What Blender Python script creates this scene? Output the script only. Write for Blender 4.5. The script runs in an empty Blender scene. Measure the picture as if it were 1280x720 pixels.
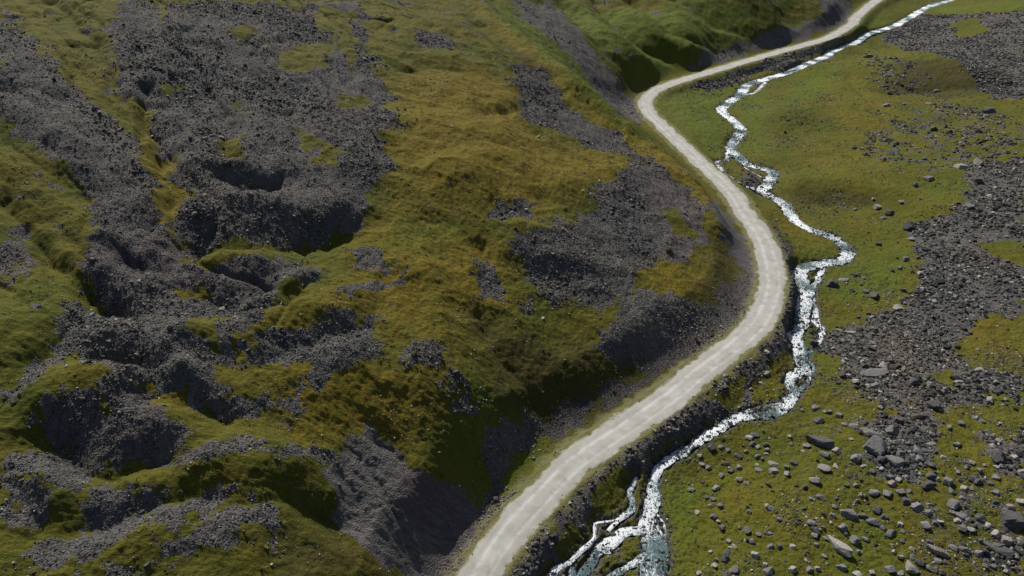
import bpy, math, random, time
import numpy as np
T0 = time.time()
Q = 1.0                      # terrain resolution factor
rng = np.random.default_rng(7)
random.seed(7)
R = math.radians
sc = bpy.context.scene
col = sc.collection
# ------------------------------------------------------------------ camera
F, PITCH, H = 865.0, R(30.0), 65.0
cp, sp = math.cos(PITCH), math.sin(PITCH)
cam_d = bpy.data.cameras.new('camera'); cam = bpy.data.objects.new('camera', cam_d); col.objects.link(cam)
cam.location = (0, 0, H); cam.rotation_euler = (math.pi/2 - PITCH, 0, 0)
cam_d.sensor_width = 36; cam_d.lens = 36*F/1280; cam_d.clip_end = 5000; cam_d.clip_start = 1
sc.camera = cam

def rays(px, py):
    px = np.asarray(px, float); v = np.asarray(py, float) - 360
    return np.stack([px-640, F*cp - v*sp, -F*sp - v*cp], -1)/F
def at_z(px, py, z):
    d = rays(px, py); t = (np.asarray(z) - H)/d[..., 2]
    return np.stack([d[..., 0]*t, d[..., 1]*t], -1)

# ------------------------------------------------------------------ noise
def _h(ix, iy, s):
    n = (ix.astype(np.int64)*374761393 + iy.astype(np.int64)*668265263 + s*974634777) & 0xffffffff
    n = ((n ^ (n >> 13))*1274126177) & 0xffffffff
    n = n ^ (n >> 16)
    return (n & 0xffff)/65535.0
def noise(x, y, s=0):
    xi = np.floor(x); yi = np.floor(y); fx = x-xi; fy = y-yi
    u = fx*fx*(3-2*fx); v = fy*fy*(3-2*fy)
    def g(a, b):
        an = _h(a, b, s)*2*np.pi
        return np.cos(an), np.sin(an)
    r = []
    for dx in (0, 1):
        for dy in (0, 1):
            c, q = g(xi+dx, yi+dy); r.append(c*(fx-dx) + q*(fy-dy))
    return ((r[0]*(1-v) + r[1]*v)*(1-u) + (r[2]*(1-v) + r[3]*v)*u)*1.5
def fbm(x, y, w, o=3, s=0):
    a = 1; t = 0; r = 0
    for i in range(o):
        r = r + a*noise(x/w + 7.3*i, y/w - 3.1*i, s+i); t += a; a *= .5; w *= .5
    return r/t
def sstep(a, b, x):
    t = np.clip((x-a)/(b-a), 0, 1); return t*t*(3-2*t)

# ------------------------------------------------------------------ ground heights: surveyed points (photo point, height in metres)
ROAD = [(585,800,-1),(592,740,-.3),(603,712,0),(633,668,.3),(673,624,.7),(720,577,1.1),(778,537,1.5),(841,493,2.0),(877,463,2.3),(914,435,2.6),(947,405,3.0),(962,374,3.2),
        (966,351,3.3),(962,324,3.5),(951,294,3.7),(931,267,3.9),(914,240,4.1),(870,198,4.6),(850,179,4.8),(828,158,5.0),(811,141,5.3),(807,126,5.6),(821,112,5.9),(850,101,6.4),
        (884,91,7.0),(934,76,8.0),(984,62,9.0),(1031,49,10.2),(1051,39,11.0),(1065,30,12.0),(1072,20,13.0),(1097,0,15.5),(1135,-18,18.5)]
STREAM = [(822,790,-2.9),(818,735,-2.56),(818,708,-2.4),(820,687,-2.23),(816,671,-2.1),(811,655,-1.97),(812,640,-1.85),(817,622,-1.7),(817,604,-1.42),(822,587,-1.16),(838,573,-0.95),(860,560,-0.68),(878,547,-0.47),(905,531,-0.25),(920,522,-0.15),(940,519,-0.11),(961,518,-0.1),(979,509,-0.05),(987,500,0.0),(993,488,0.06),(988,478,0.11),(994,468,0.16),(1008,461,0.2),(1003,453,0.24),(999,443,0.29),(1000,432,0.35),(993,420,0.41),(1001,406,0.47),(1003,390,0.55),(1007,369,0.67),(1006,357,0.74),(999,346,0.8),(1001,338,0.85),(1011,332,0.9),(1031,328,0.94),(1053,325,0.97),(1060,315,1.06),(1052,303,1.17),(1034,293,1.26),(1013,286,1.33),(995,276,1.42),(987,266,1.51),(981,255,1.67),(964,245,1.81),(951,239,1.9),(960,229,2.07),(967,216,2.3),(958,211,2.38),(937,205,2.49),(922,195,2.66),(914,184,2.85),(922,171,3.03),(926,161,3.17),(914,148,3.35),(901,137,3.5),(911,128,3.73),(926,117,4.02),(934,106,4.3),(958,98,4.5),(986,90,5.1),(1013,78,5.9),(1034,70,6.4),(1040,64,6.7),(1069,53,7.7),(1086,42,8.5),(1113,34,9.3),(1130,26,10.2),(1148,15,11.6),(1162,8,12.6),(1187,0,14.3),(1230,-14,17.5)]
PTS = [(1280,720,-1.2),(1100,720,-1.9),(900,720,-2.2),(950,620,-.9),(1050,560,-.1),(1280,560,.8),(1100,450,.8),(1280,400,2.4),(1150,350,1.9),(1100,260,2.7),(1280,280,5),
 (1280,180,8.5),(1180,150,6.4),(1130,75,10.2),(1160,112,6.6),(1055,212,4.9),(1065,250,2.5),(985,140,5.3),(1000,180,3.8),(1200,90,9.7),(1280,60,13),(1280,0,20),(1010,150,4.9),(1060,130,6),(990,190,3.9),(960,130,4.4),(1060,200,3.9),
 (860,130,5.2),(875,160,4.7),(905,170,3.7),(720,712,-2.3),(760,665,-1.9),(725,645,-.9),(700,690,-1.3),(800,575,-.1),(900,505,.5),(960,455,1.1),(985,350,1.7),(975,265,2.9),(1025,310,1.3),
 (1000,79,6.9),(930,90,5.7),
 (540,712,2.6),(555,650,3.7),(620,600,2.8),(650,560,4.0),(700,530,2.4),(780,490,2.7),(860,455,3.1),(925,385,4.2),(930,330,4.8),
 (500,720,5.4),(430,720,8.2),(470,545,10),(550,600,6.3),(585,560,6.2),
 (300,720,13),(150,720,15),(0,720,17),(-120,720,19),(0,600,19.5),(150,600,17.5),(300,600,15.3),(400,560,12.1),
 (0,480,22.5),(130,480,20.8),(300,480,18),(450,480,14.3),(550,480,11.8),(620,450,9.7),(600,390,12.5),(700,400,8.8),(800,400,7.3),(865,350,7.1),(900,320,6.5),(640,500,7),(740,470,5.3),
 (0,360,26),(150,360,23.5),(300,360,21.7),(450,360,18.2),(600,330,15.4),(720,330,13),(800,310,10.8),(870,270,9.2),
 (0,240,31),(150,240,28.5),(300,240,26.5),(450,240,24.2),(600,240,21.5),(720,240,17.5),(800,220,13.5),(850,220,10.8),(890,245,7.2),
 (0,120,38),(150,120,36),(300,120,33.5),(450,120,31),(600,120,27.5),(700,140,21.8),(760,170,17.5),
 (0,0,46),(150,0,45),(300,0,42.5),(450,0,40),(560,0,37.3),(600,0,35),(650,50,29.5),(720,110,23),
 (660,0,30.5),(700,40,24.7),(720,0,27.5),(700,80,21),(780,0,25),(740,90,15.5),(780,60,17.5),(760,120,9),(785,145,6.3),(900,0,25.5),(860,40,18.5),(900,62,11),(840,80,9.5),(980,25,16.5),(960,0,24.5),(1040,5,19),
 (0,-60,52),(300,-60,49),(600,-60,45.5),(900,-60,40),(1050,-60,33),(1180,-40,24),(1300,-60,30)]
WORLD = [(-260,150,95),(-260,320,125),(-40,480,110),(160,640,95),(420,700,80),(600,500,70),(-200,0,62),(320,300,24),(420,150,26),(0,-20,-1),(60,0,-3),(-60,0,24),(-60,-60,25),(100,-60,-3),(200,50,-1),(300,0,7),(350,-60,12),(-120,60,38)]
C = []
for a in (ROAD, STREAM, PTS):
    a = np.array(a, float); C.append(np.column_stack([at_z(a[:,0], a[:,1], a[:,2]), a[:,2]]))
road_c, stream_c = C[0], C[1]
CT = np.vstack(C + [np.array(WORLD, float)])
def _phi(r2): return .5*r2*np.log(r2 + 1e-9)
S = 100.0
def solve(P, lam=2e-5):
    n = len(P); X = P[:, :2]/S
    r2 = ((X[:, None]-X[None])**2).sum(-1)
    A = np.zeros((n+3, n+3)); A[:n, :n] = _phi(r2) - lam*np.eye(n)*-1
    A[:n, n] = 1; A[:n, n+1:] = X; A[n, :n] = 1; A[n+1:, :n] = X.T
    return X, np.linalg.solve(A, np.concatenate([P[:, 2], [0, 0, 0]]))
RX, RW = solve(CT)
def base(x, y):
    x = np.asarray(x, float)/S; y = np.asarray(y, float)/S
    out = RW[-3] + RW[-2]*x + RW[-1]*y
    for i in range(len(RX)):
        out = out + RW[i]*_phi((x-RX[i,0])**2 + (y-RX[i,1])**2)
    return out
# tabulate base surface on a regular grid (1.25 m), bilinear afterwards
GX = np.arange(-320, 640, 1.5); GY = np.arange(-90, 760, 1.5)
_gx, _gy = np.meshgrid(GX, GY, indexing='ij'); GZ = base(_gx, _gy)
def grid_look(G, x, y):
    fx = np.clip((x-GX[0])/1.5, 0, len(GX)-1.001); fy = np.clip((y-GY[0])/1.5, 0, len(GY)-1.001)
    i = fx.astype(int); j = fy.astype(int); a = fx-i; b = fy-j
    return (G[i,j]*(1-a)+G[i+1,j]*a)*(1-b) + (G[i,j+1]*(1-a)+G[i+1,j+1]*a)*b
def march(pts, hf):
    pts = np.asarray(pts, float); d = rays(pts[:,0], pts[:,1])
    ts = np.exp(np.linspace(math.log(25), math.log(900), 700))
    X = d[:,None,0]*ts; Y = d[:,None,1]*ts; Z = H + d[:,None,2]*ts
    below = Z < hf(X, Y)
    k = np.argmax(below, 1); k = np.where(below.any(1), np.maximum(k, 1), 699)
    n = np.arange(len(pts)); t0 = ts[k-1]; t1 = ts[k]
    for _ in range(12):
        tm = .5*(t0+t1); b = (H + d[:,2]*tm) < hf(d[:,0]*tm, d[:,1]*tm)
        t1 = np.where(b, tm, t1); t0 = np.where(b, t0, tm)
    return np.column_stack([d[:,0]*t1, d[:,1]*t1])
hbase = lambda x, y: grid_look(GZ, x, y)

def spline(P, step=2.0):
    P = np.asarray(P, float); out = []
    Q_ = np.vstack([2*P[0]-P[1], P, 2*P[-1]-P[-2]])
    for i in range(1, len(Q_)-2):
        p0, p1, p2, p3 = Q_[i-1:i+3]; n = max(1, int(np.hypot(*(p2-p1)[:2])/step))
        for k in range(n):
            t = k/n
            out.append(.5*((2*p1)+(-p0+p2)*t+(2*p0-5*p1+4*p2-p3)*t*t+(-p0+3*p1-3*p2+p3)*t**3))
    out.append(P[-1]); return np.array(out)

def polydist(x, y, P, rad, extra=None):
    """distance from points to polyline P (within rad); optional per-vertex values carried along"""
    D = np.full(x.shape, 1e9); E = None if extra is None else np.zeros(x.shape+(extra.shape[1],))
    if len(P) == 1:
        return np.hypot(x-P[0,0], y-P[0,1]), E
    lo = P[:, :2].min(0)-rad; hi = P[:, :2].max(0)+rad
    idx0 = np.nonzero((x > lo[0]) & (x < hi[0]) & (y > lo[1]) & (y < hi[1]))[0]
    nb = 12
    for s in range(0, len(P)-1, nb):
        seg = P[s:s+nb+1]; lo = seg[:, :2].min(0)-rad; hi = seg[:, :2].max(0)+rad
        xx = x[idx0]; yy = y[idx0]
        idx = idx0[(xx > lo[0]) & (xx < hi[0]) & (yy > lo[1]) & (yy < hi[1])]
        if not len(idx): continue
        xs = x[idx]; ys = y[idx]; best = D[idx]
        if E is not None: be = E[idx]
        for k in range(len(seg)-1):
            a = seg[k, :2]; b = seg[k+1, :2]; ab = b-a; L = (ab**2).sum()+1e-9
            t = np.clip(((xs-a[0])*ab[0]+(ys-a[1])*ab[1])/L, 0, 1)
            d = np.hypot(xs-a[0]-t*ab[0], ys-a[1]-t*ab[1]); m = d < best
            best = np.where(m, d, best)
            if E is not None:
                side = np.sign((xs-a[0])*ab[1]-(ys-a[1])*ab[0])
                v = extra[s+k][None]*(1-t[:,None]) + extra[s+k+1][None]*t[:,None]
                v = v.copy(); v[:, -1] = side
                be[m] = v[m]
        D[idx] = best
        if E is not None: E[idx] = be
    return D, E

# ------------------------------------------------------------------ relief strokes: (points, width m, height m)
ST = [
 ([(64,0),(94,27),(124,67),(144,107),(158,148)],1.6,-1.3),
 ([(40,0),(70,40),(105,75),(130,130)],1.5,-.7),
 ([(80,0),(112,30),(140,80),(156,130)],2,.8),
 ([(178,110),(187,150),(197,175),(208,215),(220,280),(236,325)],1.9,-2.6),
 ([(160,90),(172,140),(186,200),(203,260),(215,300)],2.2,1.3),
 ([(3,247),(27,274),(50,314),(67,331),(91,351),(134,381)],1.5,-1.9),
 ([(0,170),(35,200),(75,225),(110,250)],2.0,-1.0),([(0,200),(40,240),(80,290),(110,330)],3,1.1),
 ([(15,130),(60,165),(110,215),(140,260),(160,300)],2.5,.7),
 ([(0,110),(60,140),(120,190),(160,240)],1.2,-.6),
 ([(230,0),(232,60),(222,110),(215,150)],1.5,-.6),([(205,20),(205,80),(200,130)],3,.8),([(240,150),(248,190),(255,230)],2.5,.9),
 ([(240,75),(262,120),(285,150),(290,200)],1.5,-.8),
 ([(280,225),(310,230),(340,228)],2.0,-2.4),([(275,212),(310,212),(350,215)],2.0,.8),
 ([(240,265),(290,256),(340,262),(400,262),(435,255)],2.0,1.3),([(243,300),(290,303),(340,306),(392,300),(430,285)],2.0,-1.8),
 ([(250,336),(285,324),(330,325)],2.0,1.5),([(255,372),(290,376),(325,362)],1.6,-1.9),
 ([(312,376),(350,362),(392,344)],1.2,1.1),([(303,388),(350,382),(396,352)],1.0,-1.0),
 ([(130,312),(180,318),(232,330)],1.3,.8),([(145,324),(195,336),(228,345)],1.2,-.9),
 ([(100,350),(150,352),(200,360)],1.5,.8),([(105,366),(135,385),(160,392)],1.5,-1.6),
 ([(150,425),(190,428),(225,440)],2.0,.8),([(140,452),(170,456),(200,462)],1.8,-2.4),
 ([(145,480),(185,465),(225,470)],1.6,1.6),([(185,502),(225,512),(275,522)],1.8,-2.0),([(230,478),(280,488),(300,500)],2,.9),
 ([(65,508),(110,497),(160,503),(212,528)],2.4,2.0),([(55,550),(105,572),(150,582),(205,568)],2.0,-2.4),
 ([(60,610),(110,600),(170,585),(240,570),(300,572),(350,588)],2.8,1.4),([(90,650),(160,636),(230,624),(300,622),(360,628),(420,645)],2.0,-1.3),
 ([(150,690),(210,650),(280,642),(340,650)],1.8,.8),([(5,590),(30,620),(45,655)],1.2,-.9),([(20,575),(60,600)],2,.6),
 ([(240,430),(290,425),(340,410),(400,385),(440,365)],2.2,1.2),([(330,455),(400,425),(460,400)],1.6,-.9),([(370,470),(410,455)],2,.8),
 ([(400,640),(440,680),(460,720)],2.5,-1.2),
 ([(610,385),(680,398),(760,415),(840,425)],4,.5),([(596,395),(615,430),(640,465),(665,500)],1.0,-.9),
 ([(600,300),(604,340),(612,375)],1.2,-.7),([(548,440),(572,500),(580,560)],1.0,-.3),
 ([(500,86),(540,84),(572,90)],1.4,-1.0),([(520,72),(560,74),(600,80)],2.5,.6),([(595,142),(640,140),(650,133)],1.2,-.7),([(590,130),(640,128)],2,.5),
 ([(560,215),(600,200),(640,205),(690,225),(740,232),(780,215)],3.5,1.0),([(560,255),(620,262),(680,255)],2.5,-.6),([(500,150),(560,160),(620,170)],4,.8),
 ([(540,275),(570,278),(590,300)],1.5,-.7),([(480,330),(520,345),(580,350)],3,.6),
 ([(590,0),(650,50),(720,110),(790,170),(860,232),(900,285)],3.4,2.2),([(600,30),(650,85),(690,130)],3,-1.0),
 ([(700,0),(745,50),(790,100)],2.5,-1.2),([(740,0),(785,45),(835,72)],2.5,-2.0),([(720,0),(765,45),(815,85)],3,1.2),([(790,0),(845,40),(895,62)],2.5,-2.0),([(765,0),(815,40),(860,65)],3,1.6),
 ([(840,0),(895,30),(940,45)],2.5,-1.2),([(820,0),(870,30),(915,50)],3,1.2),
 ([(448,570),(490,640),(530,720)],.7,-.7),([(475,560),(510,630),(550,700)],.7,-.6),([(430,600),(465,660),(500,720)],.8,-.7),([(440,585),(478,650),(515,722)],.5,-.4),([(490,562),(525,625),(565,690)],.5,-.4),([(460,556),(500,610),(520,680)],1,.4),([(500,572),(530,620)],.7,-.3),
 ([(1000,228),(1060,230),(1110,240)],3,1.0),([(10,60),(60,120),(110,170),(150,215),(175,250)],3.0,1.0),([(60,95),(110,150),(150,190),(180,235)],1.5,-.9),([(260,60),(300,110),(330,160),(350,210)],2.5,.8),([(310,70),(350,120),(380,180)],1.6,-.9),([(400,100),(430,160),(440,220)],2.5,.8),([(180,10),(176,60),(170,110)],1.5,-.8),([(0,430),(50,400),(95,370)],2.5,.8),([(20,490),(60,440),(100,415)],1.2,-.7),([(500,300),(540,380),(560,440)],3,.7),([(470,420),(500,480),(520,540)],2,-.3),([(660,300),(740,330),(790,350)],3,.8),([(1150,185),(1230,190)],4,-.8),([(1060,95),(1110,150),(1180,175)],3,-.7),([(1020,252),(1080,255)],3,-.7),
 ([(985,142)],5,1.2),([(990,168)],4.5,-1.1),([(1040,110),(1080,120)],6,.8),
 ([(1060,62),(1120,70),(1200,80)],5,1.6),([(1110,112),(1170,108),(1230,104)],5,-2.2),([(1150,145),(1230,150)],4,.8),
 ([(905,118),(880,124),(862,132)],1.2,-.5),([(1130,250),(1180,262)],4,.6),
]
# ------------------------------------------------------------------ surface regions (outline in photo, kind)
PG = {
'rock':[
 [(140,0),(452,0),(457,60),(482,110),(488,150),(479,210),(457,255),(440,285),(400,302),(330,302),(270,312),(236,322),(226,280),(235,250),(212,200),(192,150),(155,120),(146,60)],
 [(0,15),(30,40),(60,90),(112,125),(162,180),(190,230),(212,290),(245,345),(205,392),(150,392),(98,350),(128,300),(112,250),(75,205),(40,165),(0,150)],
 [(235,330),(330,315),(368,322),(395,345),(345,362),(312,395),(250,380),(225,355)],
 [(60,440),(95,385),(160,375),(230,365),(318,385),(325,410),(268,432),(238,455),(240,468),(140,472),(132,442),(112,420),(82,450),(40,478),(12,482),(35,455)],
 [(300,442),(370,420),(430,388),(474,408),(470,440),(430,472),(385,472),(330,452)],
 [(52,512),(90,485),(170,495),(227,532),(217,562),(150,580),(88,570),(55,545)],
 [(20,572),(78,555),(118,580),(102,612),(70,602),(42,580)],
 [(190,640),(240,626),(302,622),(300,632),(240,642),(190,646)],
 [(195,684),(240,664),(300,652),(345,668),(335,680),(270,690),(200,694)],
 [(30,712),(55,692),(84,684),(80,700),(50,716)],[(128,722),(150,702),(188,690),(186,706),(150,722)],
 [(98,655),(140,642),(176,650),(150,672),(108,690)],
 [(283,486),(380,484),(378,498),(320,500),(306,525),(296,500)],
 [(215,562),(345,556),(425,573),(420,588),(340,572),(216,572)],
 [(0,325),(30,300),(48,320),(46,345),(12,340)],[(0,590),(12,596),(46,650),(30,660),(0,620)],
 [(640,305),(680,290),(742,258),(790,215),(800,188),(832,210),(868,245),(885,300),(850,322),(790,330),(782,370),(740,392),(690,372),(650,332)],
 [(640,80),(670,85),(692,110),(732,150),(772,170),(802,198),(760,190),(700,165),(660,150),(650,110)],
 [(790,370),(835,362),(860,385),(895,400),(915,350),(940,340),(935,400),(885,445),(780,462),(742,440),(770,400)],
 [(735,238),(785,218),(790,232),(750,244)],[(516,440),(548,436),(556,462),(532,468)],[(555,478),(582,475),(586,510),(562,512)],
 [(618,250),(670,262),(665,276),(622,268)],[(592,335),(612,338),(618,368),(600,372)],[(515,40),(560,45),(572,60),(530,58)],
 [(436,312),(470,306),(476,330),(450,336)],[(440,355),(500,340),(500,352),(440,368)],
 [(640,0),(692,0),(722,40),(762,90),(800,125),(800,150),(770,138),(738,100),(700,58),(655,22)],
 [(860,85),(905,62),(960,42),(1030,18),(1050,33),(1002,50),(930,68),(880,82)],
 [(1028,0),(1062,0),(1062,22),(1045,34),(1030,20)],
 [(860,108),(930,84),(1050,48),(1066,52),(1030,62),(985,82),(945,92),(905,112)],
 [(978,300),(992,335),(992,400),(984,440),(962,478),(925,512),(862,552),(806,588),(770,618),(735,655),(700,690),(670,725),(630,725),(668,680),(745,606),(850,534),(925,478),(974,405),(982,345)],
 [(1215,205),(1285,195),(1285,400),(1240,396),(1200,430),(1192,458),(1285,470),(1285,495),(1180,512),(1130,510),(1090,500),(1050,462),(1030,425),(1080,396),(1135,380),(1152,338),(1125,290),(1160,272),(1200,255)],
 [(1100,45),(1150,18),(1285,12),(1285,90),(1235,100),(1180,72),(1130,62)],[(1215,85),(1285,70),(1285,120),(1240,125)],
 [(1235,722),(1240,690),(1285,655),(1285,722)],[(1228,545),(1285,540),(1285,600),(1240,600)],[(1085,520),(1160,505),(1180,540),(1140,600),(1090,590)],
 [(600,600),(590,640),(575,690),(560,722),(585,722),(600,690),(620,640),(628,610)],[(620,540),(668,520),(660,560),(640,590),(612,600),(608,570)],
 [(930,215),(955,222),(940,236),(915,225)],
 ],
'bare':[[(412,605),(430,572),(470,545),(500,558),(540,575),(578,592),(592,620),(600,655),(580,722),(480,722),(452,700),(425,650)],
 [(895,250),(915,270),(935,320),(948,355),(935,400),(915,395),(925,340),(905,290),(885,262)],
 [(880,78),(910,60),(960,42),(1030,18),(1045,30),(1000,48),(930,66)],[(975,300),(985,345),(975,410),(966,412),(972,340),(962,300)]],
'purple':[[(518,592),(560,590),(578,612),(562,650),(528,652),(512,622)],[(60,150),(130,190),(210,290),(240,345),(150,385),(105,345),(130,290),(100,230)],
 [(52,512),(90,485),(170,495),(227,532),(217,562),(150,580),(60,550)],[(235,330),(330,315),(380,330),(345,362),(300,390)],
 [(655,0),(695,0),(725,40),(795,125),(745,105),(700,50)],[(985,400),(980,440),(960,480),(920,515),(860,555),(690,715),(650,722),(745,612),(850,540),(930,480)],
 [(610,420),(650,440),(780,462),(880,440),(935,385),(950,395),(920,430),(850,475),(760,525),(700,545),(640,512)],[(800,188),(868,245),(885,300),(850,322),(790,230)],[(585,640),(600,650),(575,715),(560,715)]],
'dark':[[(598,395),(640,415),(720,440),(800,455),(900,425),(930,390),(945,398),(920,430),(850,470),(760,520),(690,540),(630,505)],  # dark brown ground; shade on slopes facing the camera is painted in too
 [(860,395),(900,380),(925,330),(900,290),(885,330)],[(1120,75),(1230,80),(1260,110),(1180,125),(1110,105)],[(900,235),(925,260),(935,300),(915,300)],  # includes the shaded upper meadow face, darkened by colour
 [(400,640),(430,660),(460,722),(380,722),(340,700)],[(1000,235),(1080,240),(1100,255),(1040,262),(1000,250)],[(640,60),(690,95),(690,120),(650,90)]],  # includes the hummock edge, its shade painted as dark colour
'ochre':[[(498,90),(600,88),(650,110),(660,165),(700,180),(780,190),(790,215),(740,232),(660,270),(620,255),(560,260),(510,262),(490,230),(495,160)],
 [(160,90),(200,170),(235,240),(236,330),(215,300),(185,210)],[(590,0),(650,45),(730,110),(800,170),(900,250),(925,330),(900,300),(850,240),(760,170),(690,115),(620,40)],
 [(1005,90),(1080,100),(1130,150),(1110,230),(1040,240),(990,190),(1050,160),(1020,120)],[(990,265),(1040,290),(1055,318),(1010,328),(985,300),(965,270)],
 [(1180,520),(1280,510),(1285,660),(1200,590),(1150,620),(1130,600)],[(1190,400),(1285,395),(1285,480),(1200,455)],[(1130,240),(1215,225),(1200,258),(1150,270)],
 [(700,600),(800,585),(805,700),(690,722),(760,640)],[(915,480),(985,450),(980,500),(930,510)],[(270,440),(380,380),(470,340),(440,400),(330,420)],[(205,360),(240,350),(245,370),(210,385)],
 [(440,290),(560,280),(660,310),(600,400),(500,420),(440,350)],[(140,480),(190,465),(215,470),(200,500)],[(330,470),(420,440),(520,480),(520,560),(400,560),(330,520)],
 [(860,590),(1000,620),(1100,690),(1000,720),(880,700)],[(800,330),(880,320),(895,370),(850,385),(800,350)],[(920,210),(960,225),(940,235)]],
'green':[[(800,130),(860,108),(920,100),(900,150),(915,175),(895,205),(870,185),(830,140)],[(600,0),(640,0),(740,100),(800,165),(780,168),(700,95)],
 [(690,0),(860,0),(950,20),(880,60),(800,110),(740,50)],[(915,130),(960,110),(960,200),(925,190)],[(1160,225),(1220,220),(1190,255),(1150,255)],
 [(1010,385),(1035,400),(1045,440),(1015,435)],[(1060,325),(1120,310),(1130,370),(1050,380),(1020,345)],[(0,310),(60,340),(90,390),(60,450),(0,520)],[(60,420),(115,420),(70,490),(40,500)],
 [(590,600),(640,570),(700,545),(780,500),(840,475),(760,535),(690,590),(620,650)],[(820,600),(900,600),(880,722),(825,722)],[(1060,80),(1030,120),(960,140),(1000,90)],
 [(480,300),(560,270),(590,285),(540,310)],[(600,470),(640,500),(620,580),(570,560)],[(1060,660),(1120,650),(1110,720),(1060,715)],[(1000,420),(1030,440),(1040,460),(1005,455)],[(1150,0),(1285,0),(1285,12),(1180,18)],[(1060,20),(1110,15),(1110,30),(1070,40)]],
'grassin':[[(352,58),(400,50),(418,62),(402,85),(370,92),(352,78)],[(290,28),(312,30),(310,46),(295,48)],[(262,168),(300,168),(305,200),(275,195)],[(200,100),(222,105),(222,128),(200,125)],
 [(370,150),(430,185),(420,208),(375,198)],[(200,0),(215,0),(212,25),(202,25)],[(345,0),(382,0),(380,18),(340,15)],[(95,500),(122,515),(115,528),(100,525)],[(250,400),(290,395),(262,425),(245,420)],
 [(826,262),(850,262),(872,300),(850,305)],[(702,112),(735,122),(720,132),(700,125)],[(1225,300),(1285,305),(1285,330),(1240,325)],[(1215,398),(1285,392),(1285,450),(1225,440)],[(1170,458),(1195,462),(1190,475),(1165,472)],
 [(1190,28),(1220,22),(1240,35),(1200,48)],[(940,452),(985,425),(988,470),(972,500),(935,508),(950,480)],[(705,600),(790,560),(800,590),(760,640),(700,690)],[(235,352),(245,345),(262,358),(240,372)],[(390,0),(440,20),(450,90),(400,40)],[(420,110),(455,120),(462,140),(425,140)]],
}
# =================================================================== terrain grid
def axis(parts):
    out = []
    for a, b, n, lg in parts:
        n = max(2, int(n*Q)); v = np.exp(np.linspace(math.log(a), math.log(b), n, endpoint=False)) if lg else np.linspace(a, b, n, endpoint=False)
        out.append(v)
    return np.concatenate(out + [[parts[-1][1]]])
AR = axis([(8,40,50,1),(40,420,1250,1),(420,760,70,1)])
AT = axis([(R(-80),R(-50),40,0),(R(-50),R(50),1500,0),(R(50),R(80),40,0)])
NR, NT = len(AR), len(AT)
rr, tt = np.meshgrid(AR, AT, indexing='ij')
X = (rr*np.sin(tt)).ravel(); Y = (rr*np.cos(tt)).ravel()
Z = hbase(X, Y)
SWX = X + .9*noise(X/6, Y/6, 60) + .25*noise(X/1.7, Y/1.7, 62); SWY = Y + .9*noise(X/6, Y/6, 61) + .25*noise(X/1.7, Y/1.7, 63)
for pts, w, h in ST:
    w = w*(1.35 if h > 0 else 1.1); h = h*1.05 if h > 0 else h*1.0
    P = march(pts, hbase)
    if len(P) > 2: P = spline(P, 3.0)
    d, _ = polydist(SWX, SWY, P, w*3.2)
    m = d < w*3.2
    Z[m] += h*.95*(np.exp(-(d[m]/w)**2) if h > 0 else np.exp(-(d[m]/w)**1.35))
# road and stream centre lines (world, metres)
road = spline(road_c, 2.5); rd, re = polydist(X, Y, road, 16, np.column_stack([road[:,2], np.arange(len(road))*1.0, road[:,2]*0]))
def stream_line(pts, hw, dz=0.0):
    """pts: photo points, hw: half width in metres at each end/each point"""
    P = march(np.array(pts)[:, :2], hbase) if len(pts[0]) == 2 else at_z(*np.array(pts, float).T)
    z = hbase(P[:,0], P[:,1]) + dz
    hw = np.interp(np.linspace(0, 1, len(P)), np.linspace(0, 1, len(hw)), hw)
    B_ = spline(np.column_stack([P, z, hw]), 1.0)
    if len(pts[0]) == 2:
        sl = np.arange(len(B_))*1.0; ta = np.minimum(1, np.minimum(sl, sl[::-1])/3); B_[:,0] += ta*.55*noise(sl/2.4, sl*0+P[0,0], 55); B_[:,1] += ta*.55*noise(sl/2.4, sl*0+P[0,1], 56); B_[:,3] *= (1+.5*noise(sl/1.8, sl*0+P[0,0], 57))
    return spline(B_[::1], .5)
BR = [stream_line(STREAM, [1.4,1.4,1.1,.65,.65,.7,.75,.8,.9,.95,1.05,1.2,1.3,1.25,1.15,1.15,1.35,1.35,1.4,1.45,1.5,1.6,1.7,1.8,1.8,1.9,1.9,1.9])]
for p, hw in [
  ([(806,660),(780,665),(758,677),(745,695),(733,712),(722,740)],[.55,.7,.6,.7]),
  ([(796,595),(788,613),(789,631),(776,647),(760,662)],[.22,.34,.38,.25]),
  ([(775,648),(758,650),(744,653),(742,671),(727,686),(711,701),(693,712),(684,730)],[.15,.22,.25,.38,.45,.3]),
  ([(712,700),(716,720),(712,740)],[.3,.4]),([(820,640),(832,660),(836,690),(830,720)],[.15,.25,.2]),([(990,498),(972,503),(950,508),(925,516)],[.2,.3]),([(1004,440),(1012,450),(1016,462),(1008,478),(998,492)],[.2,.3]),
  ([(818,684),(802,699),(774,714),(752,728)],[.4,.35]),
  ([(1031,329),(1022,349),(1016,374),(1019,395),(1027,413),(1026,428),(1016,438),(1004,446)],[.5,.5,.6,.55,.4,.35]),
  ([(910,190),(909,199),(898,201),(902,212),(916,223),(930,231),(950,238)],[.8,.5,.6,.55,.6,.8]),
  ([(960,98),(953,106),(945,114),(932,118)],[.7,.6,.5]),
  ([(926,205),(940,214),(955,222)],[.15,.2,.15]),
  ([(1162,10),(1165,4),(1176,2)],[1,1,.8]),
  ]:
    BR.append(stream_line(p, hw, -.02))
wl = np.full(X.shape, 1e9); wz = np.zeros_like(X)      # signed distance outside water edge, water level
for b in BR:
    d, e = polydist(X, Y, b, 7.5, np.column_stack([b[:,2], b[:,3], b[:,2]*0]))
    s = np.where(d < 1e8, d - e[:,1], 1e9); m = s < wl
    wl[m] = s[m]; wz[m] = e[m, 0]
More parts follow.
